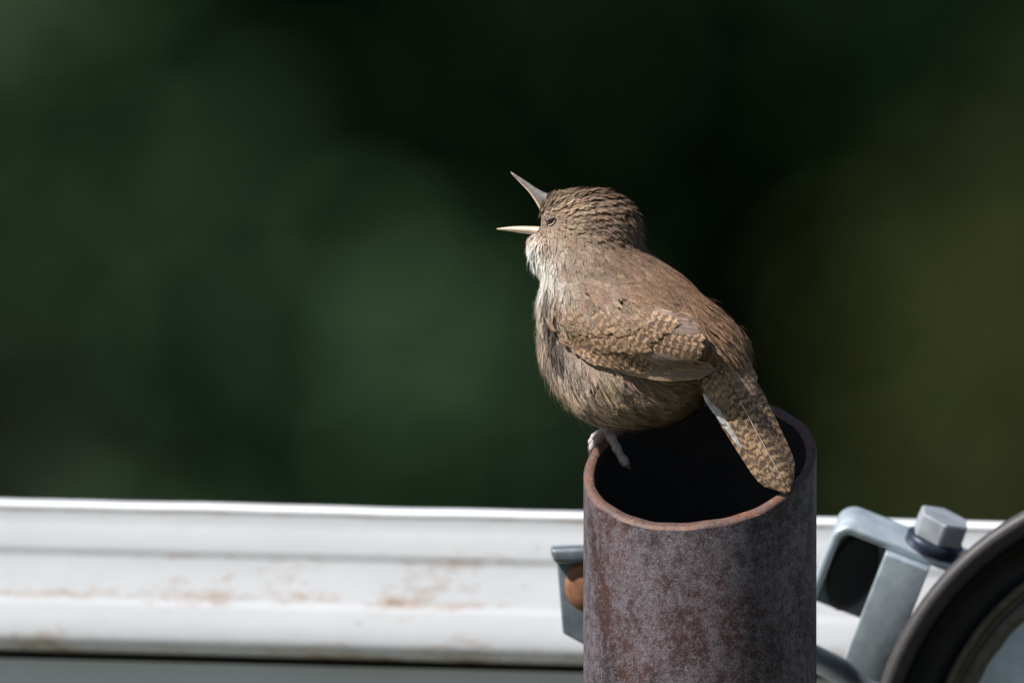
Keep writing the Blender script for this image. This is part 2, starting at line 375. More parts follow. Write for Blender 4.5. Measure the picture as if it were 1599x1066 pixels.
mesh_obj('top_rail', V, [f[::-1] for f in F], M['paint'], wall, uv=UV)
th = 0.004
def sheet(name, off0, back, zlow, mat):
    a = P(-2590, 778+0.0231*-2590+off0-8, wall_y(-2590)+back); b = P(4190, 778+0.0231*4190+off0+3, wall_y(4190)+back)
    V = [(a[0], a[1], a[2]), (b[0], b[1], b[2]), (b[0], b[1], zlow), (a[0], a[1], zlow)]; V += [(x, y+th, z) for x, y, z in V]
    mesh_obj(name, V, [(0, 3, 2, 1), (4, 5, 6, 7), (0, 1, 5, 4), (2, 3, 7, 6), (1, 2, 6, 5), (0, 4, 7, 3)], mat, wall, smooth=False); return a, b
sheet('gap_shade_strip', 236, 0.034, ZC-0.30, M['gap_shade'])  # added dark strip, painting in the shade of the gap under the rail
a0, a1 = sheet('side_panel', 253, 0.019, 0.0, M['panel'])
for x, y_ in ((a0[0]+0.06, a0[1]), (a1[0]-0.06, a1[1])):
    V = [(x+sx*0.02, y_+0.004+0.047+sy*0.02, z) for z in (0.0, ZC-0.17) for sx, sy in ((-1, -1), (1, -1), (1, 1), (-1, 1))]
    mesh_obj('post', V, [(0, 3, 2, 1), (4, 5, 6, 7)]+[(j, (j+1) % 4, 4+(j+1) % 4, 4+j) for j in range(4)], M['panel'], wall, smooth=False)

# ------------------------------------------------------------------ rusty pipe with slanted cut
PX0, PR, PI_ = 1093.0, 182.0, 165.5
pc = P(PX0, 720, 0.0)
pipe = empty('rusty_pipe', (pc[0], 0, 0), 'upright rusty steel pipe with slanted open top under the bird', 'pipe')
def rim_y(t): return 722-20*math.cos(t)+100*math.sin(t)+0.8*math.sin(7*t)+0.5*math.sin(19*t+1)
NSEG = 144; R = PR*S; RI = PI_*S
def ring(rad, off, jit=0):
    out = []
    for j in range(NSEG):
        t = 2*math.pi*j/NSEG; rr = rad+jit*0.00006*math.sin(11*t+rad*9e4)
        Y = -rad*math.sin(t)
        z = P(PX0, rim_y(t)+(100*math.sin(t)-20*math.cos(t))*(rad/R-1)*0.0, -R*math.sin(t))[2]-off
        z += (R-rad)*(-0.50*math.sin(t)*-1+0.10*math.cos(t)*-1) if rad < R else 0
        out.append((pc[0]+rr*math.cos(t), Y*(rr/rad), z))
    return out
V = ring(R, 0.0009, 1); rings = [V]
zs = [pc[2]-0.05, pc[2]-0.09, 1.9, 1.0, 0.0]
for z in zs: rings.append([(x, y, z) for x, y, _ in ring(R, 0)])
inner = [ring(RI, 0.0007, 1)]+[[(x, y, z) for x, y, _ in ring(RI, 0)] for z in [pc[2]-0.06, pc[2]-0.3]]
V = [v for q in rings for v in q]; F = []
for i in range(len(rings)-1):
    for j in range(NSEG): F.append((i*NSEG+j, (i+1)*NSEG+j, (i+1)*NSEG+(j+1) % NSEG, i*NSEG+(j+1) % NSEG))
mesh_obj('tube', V, [f[::-1] for f in F][::1], M['rust'], pipe)
V = [v for q in inner for v in q]; F = []
for i in range(2):
    for j in range(NSEG): F.append((i*NSEG+j, (i+1)*NSEG+j, (i+1)*NSEG+(j+1) % NSEG, i*NSEG+(j+1) % NSEG))
F.append(tuple(2*NSEG+j for j in range(NSEG)))
mesh_obj('bore', V, F, M['bore_dark'], pipe)  # inner shade of the pipe painted in as a near-black colour
rr_ = [ring(R, 0.0009, 1), ring(R*0.993, 0.0001, 1), ring(RI*1.012, 0.0, 1), ring(RI, 0.0007, 1)]
V = [v for q in rr_ for v in q]; F = []
for i in range(3):
    for j in range(NSEG): F.append((i*NSEG+j, i*NSEG+(j+1) % NSEG, (i+1)*NSEG+(j+1) % NSEG, (i+1)*NSEG+j))
mesh_obj('rim', V, F, M['rim'], pipe)

# ------------------------------------------------------------------ clamp on the pipe: plates, bracket, bolts
def bevel_box(name, lo, hi, mat, parent, bev=0.0006, Mx=None, hole=None):
    import bmesh
    bm = bmesh.new(); bmesh.ops.create_cube(bm, size=1)
    for v in bm.verts: v.co = Vector([lo[i]+(v.co[i]+0.5)*(hi[i]-lo[i]) for i in range(3)])
    bmesh.ops.bevel(bm, geom=bm.edges[:], offset=bev, segments=3, affect='EDGES', profile=0.5)
    if Mx is not None: bm.transform(Mx)
    me = bpy.data.meshes.new(name); bm.to_mesh(me); bm.free()
    me.polygons.foreach_set('use_smooth', [True]*len(me.polygons)); me.materials.append(mat)
    o = link(bpy.data.objects.new(name, me), parent)
    return o
def poly_plate(name, pts, Y, th, mat, parent, bev=0.0008):
    import bmesh
    bm = bmesh.new(); f = bm.faces.new([bm.verts.new(P(x, y, Y)) for x, y in pts])
    g = bmesh.ops.extrude_face_region(bm, geom=[f])
    for v in [e for e in g['geom'] if isinstance(e, bmesh.types.BMVert)]: v.co.y += th
    bmesh.ops.recalc_face_normals(bm, faces=bm.faces[:])
    bmesh.ops.bevel(bm, geom=bm.edges[:], offset=bev, segments=3, affect='EDGES', profile=0.5)
    me = bpy.data.meshes.new(name); bm.to_mesh(me); bm.free(); me.materials.append(mat)
    me.polygons.foreach_set('use_smooth', [True]*len(me.polygons))
    return link(bpy.data.objects.new(name, me), parent)
def lathe(name, prof, n, Mx, mat, parent, close=False):
    """prof: (radius, height) along local Z"""
    V, F = [], []
    for r_, h_ in prof:
        for j in range(n): a = 2*math.pi*j/n; V.append(Mx @ Vector((r_*math.cos(a), r_*math.sin(a), h_)))
    for i in range(len(prof)-1):
        for j in range(n): F.append((i*n+j, i*n+(j+1) % n, (i+1)*n+(j+1) % n, (i+1)*n+j))
    if close: F.append(tuple(range(n))[::-1]); F.append(tuple((len(prof)-1)*n+j for j in range(n)))
    return mesh_obj(name, V, F, mat, parent)
YC = 0.14
clamp = empty('pipe_clamp', tuple(P(1093, 930, 0.1)), 'galvanised steel bracket clamped behind the rusty pipe with a hex bolt', 'bracket')
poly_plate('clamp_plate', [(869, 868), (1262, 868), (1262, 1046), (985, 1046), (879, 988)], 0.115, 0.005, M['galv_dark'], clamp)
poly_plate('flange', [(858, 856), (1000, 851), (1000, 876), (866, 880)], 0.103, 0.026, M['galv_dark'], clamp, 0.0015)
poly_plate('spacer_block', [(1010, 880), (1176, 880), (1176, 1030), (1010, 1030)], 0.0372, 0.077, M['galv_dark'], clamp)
c = P(925, 914, 0.112); Mx = Matrix.Translation(Vector(c)) @ Euler((math.pi/2, 0, 0)).to_matrix().to_4x4()
hexb = [(0.0088, 0.0), (0.0088, 0.004), (0.0078, 0.0058), (0.005, 0.0068), (0.0, 0.007)]
lathe('rusty_bolt', hexb, 20, Mx, M['rust_bolt'], clamp)
# tilted bracket frame
O = Vector(P(1385, 862, YC))
Rb = Matrix.Rotation(math.radians(21), 4, 'Y') @ Matrix.Rotation(math.radians(16), 4, 'X')
Mb = Matrix.Translation(O) @ Rb
def bb(name, lo, hi, mat, bev=1.6):
    return bevel_box(name, [v*S for v in lo], [v*S for v in hi], mat, clamp, bev*S, Mb)
# bent strap: left leg + rounded corner + top
def strap(name, path, width, thick, mat):
    """path in local x/z (px), extruded along local y by width"""
    pth = np.asarray(path, float); V, F = [], []
    Tn = np.gradient(pth, axis=0); Tn /= np.linalg.norm(Tn, axis=1)[:, None]; Nn = np.stack([-Tn[:, 1], Tn[:, 0]], 1)
    b_ = 2.0
    for i in range(len(pth)):
        o_ = pth[i]+Nn[i]*thick/2; i_ = pth[i]-Nn[i]*thick/2
        for q, y in ((o_-Nn[i]*b_, 0), (o_, b_), (o_, width-b_), (o_-Nn[i]*b_, width), (i_+Nn[i]*b_, width), (i_, width-b_), (i_, b_), (i_+Nn[i]*b_, 0)):
            V.append(Mb @ Vector((q[0]*S, y*S, q[1]*S)))
    for i in range(len(pth)-1):
        for j in range(8): F.append((i*8+j, i*8+(j+1) % 8, (i+1)*8+(j+1) % 8, (i+1)*8+j))
    F.append(tuple(range(8))[::-1]); F.append(tuple((len(pth)-1)*8+j for j in range(8)))
    return mesh_obj(name, V, F, mat, clamp)
arc = [(-84+22-22*math.cos(a), 12-22+22*math.sin(a)) for a in np.linspace(0, math.pi/2, 8)]
strap('strap', [(-84, -200), (-84, -120), (-84, -40)]+arc+[(-40, 12), (0, 12), (50, 12), (100, 12), (126, 12)], 112, 13, M['galv'])
bb('back_plate', (-78, 100, -150), (62, 108, 4), M['galv_dark'])  # inner face of the bracket, its shade painted by the dark steel
arc2 = [(0, 0)]
bb('flat_bar', (-2, -14, -232), (72, -3, 2), M['galv'], 3.0)
bb('gusset', (-2, -4, -4), (72, 30, 4), M['galv'], 1.5)
Mh = Mb @ Matrix.Translation(Vector((66*S, 40*S, 19*S)))
lathe('washer', [(0.0, 0), (45*S, 0), (47*S, 3*S), (47*S, 17*S), (44*S, 20*S), (0.0, 20*S)], 40, Mh, M['washer'], clamp)
import bmesh
bm = bmesh.new(); bmesh.ops.create_cone(bm, cap_ends=True, segments=6, radius1=44*S, radius2=43*S, depth=38*S)
bmesh.ops.bevel(bm, geom=bm.edges[:], offset=2.2*S, segments=3, affect='EDGES')
bm.transform(Mh @ Matrix.Translation(Vector((0, 0, 39.5*S))) @ Matrix.Rotation(math.radians(8), 4, 'Z'))
me = bpy.data.meshes.new('hex_bolt'); bm.to_mesh(me); bm.free(); me.materials.append(M['zinc'])
link(bpy.data.objects.new('hex_bolt', me), clamp)
lathe('grommet_dark_fill', [(0.0, 2*S), (30*S, 2*S), (36*S, 7*S), (46*S, 3*S), (46*S, -6*S)], 28, Mb @ Matrix.Translation(Vector((-38*S, 96*S, -80*S))) @ Matrix.Diagonal((0.8, 1, 1.5, 1)) @ Matrix.Rotation(math.pi/2, 4, 'X'), M['rubber_dark'], clamp)  # filled black disc: the darkness of the opening is painted in
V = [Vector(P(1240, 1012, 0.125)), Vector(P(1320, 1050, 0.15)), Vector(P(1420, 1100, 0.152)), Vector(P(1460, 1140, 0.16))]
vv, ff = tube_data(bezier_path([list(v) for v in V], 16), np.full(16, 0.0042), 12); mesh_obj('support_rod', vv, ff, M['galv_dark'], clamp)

# ------------------------------------------------------------------ round work lamp
LC = Vector(P(1824, 1218, 0.115))
lamp = empty('work_lamp', tuple(LC), 'round work lamp with black rubber rim and fluted glass beside the bracket', 'lamp')
Ml = Matrix.Translation(LC) @ Euler((math.radians(90), 0, math.radians(-6))).to_matrix().to_4x4()   # local +Z to the camera
s_ = S
lathe('housing', [(0.0, -380*s_), (120*s_, -375*s_), (260*s_, -320*s_), (380*s_, -200*s_), (440*s_, -70*s_), (452*s_, -20*s_), (440*s_, -14*s_)], 96, Ml, M['rubber_dark'], lamp)
lathe('rubber_rim', [(452*s_, -60*s_), (474*s_, -56*s_), (483*s_, -40*s_), (484*s_, -14*s_), (480*s_, 2*s_), (472*s_, 8*s_), (462*s_, 7*s_), (452*s_, -4*s_), (441*s_, -22*s_)], 128, Ml, M['rubber'], lamp)
lathe('inner_rim', [(442*s_, -8*s_), (436*s_, -40*s_), (420*s_, -58*s_), (396*s_, -62*s_), (392*s_, -50*s_)], 128, Ml, M['rubber_dark'], lamp)
lathe('trim_ring', [(394*s_, -64*s_), (390*s_, -46*s_), (383*s_, -40*s_), (376*s_, -48*s_), (372*s_, -60*s_), (366*s_, -50*s_), (354*s_, -42*s_), (344*s_, -52*s_), (340*s_, -66*s_)], 128, Ml, M['trim'], lamp)
lathe('reflector', [(352*s_, -64*s_), (330*s_, -120*s_), (260*s_, -210*s_), (150*s_, -280*s_), (40*s_, -310*s_), (0.0, -312*s_)], 96, Ml, M['chrome'], lamp)
V, F = [], []; nr, na = 60, 192
for side in (0, 1):
    for i in range(nr+1):
        q = 350*i/nr
        for j in range(na):
            a = 2*math.pi*j/na; x = q*math.cos(a); y = q*math.sin(a)
            h = -58+42*(1-(q/350)**2)
            if side == 0: h += (4.0*abs(math.sin(x*0.13))+3.0*math.sin(x*0.05+y*0.09))*min(1, (350-q)/12)
            else: h -= 12+3.0*abs(math.sin(x*0.05))+(2.2*math.sin(y*0.06))
            V.append(Ml @ Vector((x*s_, y*s_, h*s_)))
o1 = (nr+1)*na
for i in range(nr):
    for j in range(na):
        f = (i*na+j, (i+1)*na+j, (i+1)*na+(j+1) % na, i*na+(j+1) % na); F.append(f); F.append(tuple(o1+q for q in f[::-1]))
for j in range(na): F.append((nr*na+j, o1+nr*na+j, o1+nr*na+(j+1) % na, nr*na+(j+1) % na))
mesh_obj('lens', V, F, M['glass'], lamp)
lathe('bulb', [(0.0, -150*s_), (30*s_, -158*s_), (48*s_, -190*s_), (36*s_, -240*s_), (26*s_, -300*s_)], 32, Ml, M['glass'], lamp)
lathe('mounting_stud', [(0.0, 0.0), (22*s_, 0.0), (22*s_, 90*s_), (0.0, 90*s_)], 20, Matrix.Translation(Vector(P(1455, 1085, 0.152))) @ Matrix.Rotation(math.pi/2, 4, 'Y'), M['galv_dark'], lamp)

# ------------------------------------------------------------------ the wren
TH = math.atan(0.4); CT, ST = math.cos(TH), math.sin(TH)
def B2S(q):          # bird frame (a to the tail, y down, l to the far side) -> (px, py, depth px)
    q = np.asarray(q, float); return np.stack([985+CT*q[..., 0]+ST*q[..., 2], q[..., 1], -ST*q[..., 0]+CT*q[..., 2]], -1)
def S2B(q):
    q = np.asarray(q, float); x = q[..., 0]-985; return np.stack([CT*x-ST*q[..., 2], q[..., 1], ST*x+CT*q[..., 2]], -1)
def S2W(q): q = np.asarray(q, float); return P(q[..., 0], q[..., 1], q[..., 2]*S)
def B2W(q): return S2W(B2S(q))
EL = []   # (a, y, l, ra, ry, rl, rot, k)
def mid(px, py, rx, ry, rl, rot=0, k=26): EL.append(((px-985)/CT, py, 0.0, rx, ry, rl, math.radians(rot), k))
mid(1008, 507, 142, 99, 104, 40)
mid(965, 582, 112, 88, 96, 14)
mid(908, 540, 70, 72, 74, 0)
mid(928, 478, 92, 92, 92, 0)
mid(934, 418, 97, 72, 82, 24)
mid(868, 396, 43, 42, 46, 0, 20)
mid(848, 381, 27, 24, 24, 0, 14)
mid(929, 357, 82, 66, 66, 10, 20)
mid(880, 334, 38, 38, 40, 0, 16)
mid(1103, 543, 90, 61, 66, 48)
mid(1128, 592, 46, 34, 42, 50, 20)
mid(1030, 610, 66, 55, 66, 0, 20)
for sgn in (-1, 1): EL.append((40.0, 512.0, sgn*88.0, 138.0, 54.0, 26.0, math.radians(16), 22))
SH = 4.0
def sdf(q):
    d = None
    for (a, y, l, ra, ry, rl, ro, k) in EL:
        x = q[..., 0]-a; z = q[..., 1]-y; w = q[..., 2]-l
        u = x*math.cos(ro)+z*math.sin(ro); v = -x*math.sin(ro)+z*math.cos(ro)
        k0 = np.sqrt((u/ra)**2+(v/ry)**2+(w/rl)**2)+1e-9
        k1 = np.sqrt((u/ra**2)**2+(v/ry**2)**2+(w/rl**2)**2)+1e-12
        e = k0*(k0-1)/k1
        if d is None: d = e
        else:
            h = np.clip(0.5+0.5*(e-d)/k, 0, 1); d = e*(1-h)+d*h-k*h*(1-h)
    return d+SH
def grad(q):
    g = np.zeros_like(q)
    for i in range(3):
        e = np.zeros(3); e[i] = 1.0; g[..., i] = sdf(q+e)-sdf(q-e)
    return g/np.linalg.norm(g, axis=-1)[..., None]
def front(px, py, miss=None):
    """depth (px) of the body's camera-side surface under photo pixels; far from the body: nan"""
    px = np.asarray(px, float); py = np.asarray(py, float); d = np.full(px.shape, -260.0)
    for _ in range(70):
        q = S2B(np.stack([px, py, d], -1)); d = d+np.clip(sdf(q), -20, 60)*0.8
        d = np.minimum(d, 300)
    d[d > 250] = np.nan
    return d
# body mesh: rays from the chest outwards
bm = bmesh.new(); bmesh.ops.create_icosphere(bm, subdivisions=6, radius=1.0)
dirs = np.array([v.co[:] for v in bm.verts]); dirs /= np.linalg.norm(dirs, axis=1)[:, None]
faces = np.array([[v.index for v in f.verts] for f in bm.faces]); bm.free()
C0 = np.array([-45.0, 468.0, 0.0]); rad = np.full(len(dirs), 330.0)
for _ in range(90): rad = np.maximum(rad-np.clip(sdf(C0+dirs*rad[:, None]), -5, 40)*0.7, 5)
BV = C0+dirs*rad[:, None]; BN = grad(BV)

def idw(pts, vals, q, p=3.0):
    d2 = ((q[:, None, :]-pts[None])**2).sum(-1)+60.0; w = d2**(-p/2*1.0); w /= w.sum(1)[:, None]; return w @ vals
def nearpx(q):       # photo pixel of a surface point seen on (or mirrored to) the near side
    m = q.copy(); m[:, 2] = -np.abs(m[:, 2]); return B2S(m)[:, :2]
CG = [((900, 297), (.115, .085, .062)), ((950, 300), (.105, .076, .055)), ((985, 330), (.10, .072, .052)), ((1005, 370), (.105, .074, .053)),
      ((862, 312), (.15, .115, .085)), ((885, 332), (.24, .185, .135)), ((875, 348), (.21, .165, .125)), ((930, 345), (.125, .092, .068)), ((895, 378), (.20, .16, .125)),
      ((850, 360), (.25, .205, .165)), ((858, 385), (.24, .195, .16)), ((832, 385), (.70, .67, .64)), ((833, 420), (.72, .69, .67)), ((842, 450), (.70, .67, .65)), ((840, 490), (.46, .42, .38)),
      ((885, 415), (.19, .15, .118)), ((930, 405), (.18, .138, .105)), ((960, 380), (.13, .096, .07)), ((975, 415), (.165, .118, .085)), ((1040, 430), (.185, .125, .085)),
      ((1000, 460), (.19, .135, .094)), ((920, 455), (.19, .14, .105)), ((1090, 470), (.19, .125, .082)), ((1130, 510), (.20, .135, .088)), ((1165, 560), (.19, .13, .085)), ((1180, 610), (.13, .09, .06)),
      ((845, 540), (.36, .31, .265)), ((870, 600), (.36, .30, .245)), ((905, 580), (.26, .225, .195)), ((910, 640), (.31, .26, .21)), ((940, 610), (.25, .20, .152)), ((1000, 600), (.20, .158, .12)),
      ((990, 640), (.19, .152, .112)), ((1000, 670), (.165, .135, .10)), ((1060, 610), (.15, .118, .085)), ((1060, 650), (.12, .095, .068)), ((945, 660), (.30, .26, .23)), ((1110, 620), (.20, .14, .09))]
CG += [((838, 372), (.50, .46, .42)), ((846, 405), (.60, .57, .54)), ((850, 435), (.58, .55, .52)), ((854, 458), (.46, .42, .39)), ((864, 470), (.16, .125, .10)), ((858, 505), (.13, .11, .10)), ((868, 560), (.14, .125, .115)), ((880, 575), (.20, .18, .165))]  # last dark guides: grey feathers with the wing-edge shadow painted in
cgp = np.array([c_[0] for c_ in CG], float); cgv = np.array([c_[1] for c_ in CG], float)*np.array([1.37, 1.21, 1.08])*1.0; cgv = np.minimum(cgv, [0.70, 0.685, 0.665])
FG = [((855, 312), (.75, -.65)), ((880, 296), (.95, -.25)), ((920, 290), (1, .08)), ((960, 300), (.9, .42)), ((990, 335), (.6, .8)), ((1010, 380), (.55, .85)), ((900, 340), (1, .02)), ((940, 350), (.95, .3)),
      ((850, 350), (.8, .5)), ((870, 380), (.6, .8)), ((835, 380), (.15, 1)), ((830, 420), (.12, 1)), ((842, 460), (.05, 1)), ((838, 520), (.0, 1)), ((900, 410), (.45, .9)), ((950, 400), (.7, .7)), ((1030, 430), (.8, .6)),
      ((1000, 470), (.85, .5)), ((1090, 470), (.72, .7)), ((1140, 520), (.6, .8)), ((1180, 600), (.45, .9)), ((845, 560), (.2, 1)), ((870, 610), (.42, .9)), ((905, 650), (.6, .8)), ((900, 580), (.3, .95)), ((950, 600), (.5, .86)),
      ((1000, 600), (.8, .6)), ((960, 660), (.75, .66)), ((1010, 670), (.95, .3)), ((1060, 640), (1, .1)), ((1080, 600), (.95, .3)), ((1130, 610), (.5, .86))]
fgp = np.array([f_[0] for f_ in FG], float); fgv = np.array([f_[1] for f_ in FG], float)
def poly_in(pts, poly):
    x, y = pts[:, 0], pts[:, 1]; ins = np.zeros(len(pts), bool); n_ = len(poly)
    for i in range(n_):
        x1, y1 = poly[i]; x2, y2 = poly[(i+1) % n_]
        c_ = ((y1 > y) != (y2 > y)) & (x < (x2-x1)*(y-y1)/(y2-y1+1e-9)+x1); ins ^= c_
    return ins

wbase = P(985, 690, 0.0)
wren = empty('wren', tuple(P(945, 690, 0.019)), 'small brown wren singing with wide open bill, perched on the pipe rim', 'bird')
bcol = idw(cgp, cgv, nearpx(BV))*0.8
fast_mesh('body', B2W(BV), faces[:, ::-1] if False else faces, M['skin'], wren, bcol)

# --- downy contour feathers, every one a fan of barbs
rng = np.random.default_rng(11)
tri = BV[faces]; area = np.linalg.norm(np.cross(tri[:, 1]-tri[:, 0], tri[:, 2]-tri[:, 0]), axis=1)/2
cent = tri.mean(1); npx_c = nearpx(cent)
# density by region: dense on the head
hd = np.clip((430-npx_c[:, 1])/60, 0, 1)*np.clip((1030-npx_c[:, 0])/20, 0, 1)
wgt = area*(1+2.2*hd); NF = 9500
fi = rng.choice(len(faces), NF, p=wgt/wgt.sum()); bc = rng.dirichlet((1, 1, 1), NF)
FP = (tri[fi]*bc[:, :, None]).sum(1); FN = grad(FP); npx = nearpx(FP)
WING = [(870, 505), (884, 547), (950, 574), (1040, 588), (1112, 582), (1106, 535), (1088, 494), (1040, 492), (1000, 500), (930, 503)]
SHO = [(868, 446), (861, 507), (930, 522), (1000, 510), (1060, 492), (1000, 455), (930, 440)]
keep = ~(poly_in(npx, WING) & (np.abs(FP[:, 2]) > 35))
eye_px = np.array([862.0, 344.0])
keep &= ~((np.hypot((npx[:, 0]-eye_px[0])/11, (npx[:, 1]-eye_px[1])/8.5) < 1) & (np.abs(FP[:, 2]) > 14))
keep &= ~((npx[:, 0] < 846) & (npx[:, 1] > 318) & (npx[:, 1] < 357))
FP, FN, npx = FP[keep], FN[keep], npx[keep]; NF = len(FP)
sho = np.exp(-((npx[:, 0]-950)/88)**4-((npx[:, 1]-478)/36)**4)*np.clip((np.abs(FP[:, 2])-30)/25, 0, 1); FP = FP+FN*(6.5*sho)[:, None]
fl = idw(fgp, fgv, npx, 3.0); flow = np.zeros((NF, 3)); flow[:, 0] = fl[:, 0]; flow[:, 1] = fl[:, 1]
flow += 0.10*rng.normal(size=(NF, 3)); flow -= (flow*FN).sum(1)[:, None]*FN; flow /= np.linalg.norm(flow, axis=1)[:, None]
side = np.cross(FN, flow)
hd = np.clip((425-npx[:, 1])/50, 0, 1)*np.clip((1030-npx[:, 0])/20, 0, 1)
bel = np.clip((npx[:, 1]-570)/40, 0, 1)*np.clip((1095-npx[:, 0])/20, 0, 1)
thr = np.clip((880-npx[:, 0])/30, 0, 1)*np.clip((npx[:, 1]-370)/20, 0, 1)*(1-bel)
crown = hd*np.clip((345-npx[:, 1])/25, 0, 1)
LEN = (25-12*hd+9*bel+2*thr)*(0.75+0.5*rng.random(NF)); WID = LEN*(0.36+0.06*bel)
lift = (2.1+3.2*bel+1.4*thr+1.0*crown)*(0.5+rng.random(NF))
wild = 0.12+0.16*bel+0.12*thr
base = idw(cgp, cgv, npx)*(0.88+0.24*rng.random((NF, 1)))*(1+0.03*rng.normal(size=(NF, 3)))
base *= np.where((sho > 0.3) & (rng.random(NF) < 0.35*np.clip((npx[:, 1]-455)/40, 0, 1)), 1.55, 1.0)[:, None]
# streaked crown / face: alternate light and dark feather rows along the flow
stw = np.sin(npx[:, 1]*0.62+npx[:, 0]*0.16+1.4*np.sin(npx[:, 0]*0.05))
CLEFT_SHADE = [(849, 452), (863, 452), (865, 510), (884, 558), (872, 585), (858, 545), (850, 505)]
base *= np.where(poly_in(npx+1.5*rng.normal(size=npx.shape), CLEFT_SHADE), 0.42, 1.0)[:, None]  # breast-wing cleft: dark grey feather bases, its shadow also painted into the colour
cs = crown+0.7*hd*np.clip((npx[:, 0]-905)/25, 0, 1)*np.clip((400-npx[:, 1])/30, 0, 1)
base *= (1+0.36*np.clip(cs, 0, 1)*np.clip(stw*2, -1, 1))[:, None]
lift += 1.4*np.clip(cs, 0, 1)*np.clip(stw*2, -1, 1)
# mottled flank and finely barred back
mot = np.sin(npx[:, 0]*0.21+3*np.sin(npx[:, 1]*0.07))*np.sin(npx[:, 1]*0.27+2*np.sin(npx[:, 0]*0.06))
base *= (1+(0.22+0.16*bel)*mot*(1-hd)*(1-thr))[:, None]
base *= (1+0.22*bel*rng.normal(size=NF)+0.10*(1-bel)*rng.normal(size=NF)).clip(0.5, 1.6)[:, None]
lift += 2.0*bel*np.clip(mot*1.5, -0.6, 1)
KB = 20; RC = 100.0
VV, FF, CC, NN = [], [], [], []; off = 0
def emit(pts3, widths, sidevec, col, nor):
    """pts3: list of 3 (N,3) centre points; ribbons tapering to a point"""
    global off
    N = len(pts3[0]); w0, w1 = widths
    v = np.stack([pts3[0]-sidevec*w0, pts3[0]+sidevec*w0, pts3[1]-sidevec*w1, pts3[1]+sidevec*w1, pts3[2]], 1)
    i = off+np.arange(N)*5
    FF.append(np.concatenate([np.stack([i, i+3, i+1], 1), np.stack([i, i+2, i+3], 1), np.stack([i+2, i+4, i+3], 1)]))
    VV.append(v.reshape(-1, 3)); off += N*5
    CC.append(np.stack([col[0], col[0], col[1], col[1], col[2]], 1).reshape(-1, 3)); NN.append(np.repeat(nor, 5, axis=0))
def curve_pt(x, y, h, bend):
    """point on the feather: x along the flow, y sideways, h above the skin"""
    return FP+flow*x[:, None]+side*y[:, None]+FN*(h-(x*x+y*y)/(2*bend))[:, None]
for k_ in range(KB):
    for sg in (-1, 1):
        s0 = k_/(KB-1)
        a = LEN*(0.02+0.74*s0)*(1+0.05*rng.normal(size=NF)); beta = (0.75-0.5*s0)*(1+wild*rng.normal(size=NF))
        bl = LEN*(0.46-0.14*s0)*(1+1.3*wild*rng.normal(size=NF)*0.6); bl = np.clip(bl, 2, None)
        x1 = a+bl*0.5*np.cos(beta*0.8); y1 = sg*bl*0.5*np.sin(beta)*0.9
        x2 = a+bl*np.cos(beta*0.55); y2 = sg*np.minimum(bl*np.sin(beta)*0.8, WID*1.1)
        hh = lambda x: lift*(0.15+np.clip(x/LEN, 0, 1.2))+0.5
        jit = 1.6*wild*rng.normal(size=NF)*3
        p0 = curve_pt(a, sg*0.3+0*a, hh(a), RC); p1 = curve_pt(x1, y1, hh(x1)-0.5, RC); p2 = curve_pt(x2, y2, hh(x2)-0.6+jit, RC)
        e = p2-p0; sv = np.cross(FN, e); sv /= np.linalg.norm(sv, axis=1)[:, None]
        tone = (0.88+0.24*rng.random(NF))[:, None]
        tip = 1.0+0.30*s0-0.18*(1-s0)
        bar = (1-0.30*(1-hd)*(1-bel)*(1-thr)*(np.sin(a*0.8+2*k_*0)*0.5+0.5))[:, None]
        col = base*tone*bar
        nor = FN+0.30*sv*sg*0.6+0.22*rng.normal(size=(NF, 3))-0.10*flow; nor /= np.linalg.norm(nor, axis=1)[:, None]
        w = (0.58-0.1*hd)[:, None]
        emit([p0, p1, p2], (w, w*0.8), sv, [col*0.80, col*0.97, col*tip*1.04], nor)
# loose wisps at throat, belly and rump
for m_, Lw, cnt in ((bel > 0.2, 28, 900), (thr > 0.3, 17, 900), ((npx[:, 0] < 930) & (npx[:, 1] > 540), 36, 160), ((npx[:, 0] > 1085) & (npx[:, 1] < 620), 24, 500)):
    ids = np.where(m_)[0]; ids = rng.choice(ids, cnt)
    sFP, sF, sS, sN = FP[ids], flow[ids], side[ids], FN[ids]
    d = sF+0.16*rng.normal(size=(cnt, 3))+0.10*sN; L_ = Lw*(0.6+0.7*rng.random(cnt))[:, None]
    p0 = sFP+sN*1.5; p1 = sFP+d*L_*0.5+sN*3.4; p2 = sFP+d*L_+sN*(2.0+2.5*rng.random((cnt, 1)))
    col = base[ids]*1.15; sv = np.cross(sN, d); sv /= np.linalg.norm(sv, axis=1)[:, None]
    emit([p0, p1, p2], (0.7, 0.6), sv, [col*0.8, col, col*1.1], sN+0.2*rng.normal(size=(cnt, 3)))
VB = np.vstack(VV); FB = np.vstack(FF); CB = np.clip(np.vstack(CC), 0.004, 0.85); NB = np.vstack(NN)
# bird frame normals -> world (x, depth, up)
nx = CT*NB[:, 0]+ST*NB[:, 2]; nd = -ST*NB[:, 0]+CT*NB[:, 2]; NW = np.stack([nx, nd, -NB[:, 1]], 1); NW /= np.linalg.norm(NW, axis=1)[:, None]
tag(fast_mesh('plumage', B2W(VB), FB, M['plume'], wren, CB, NW), kind='stuff')

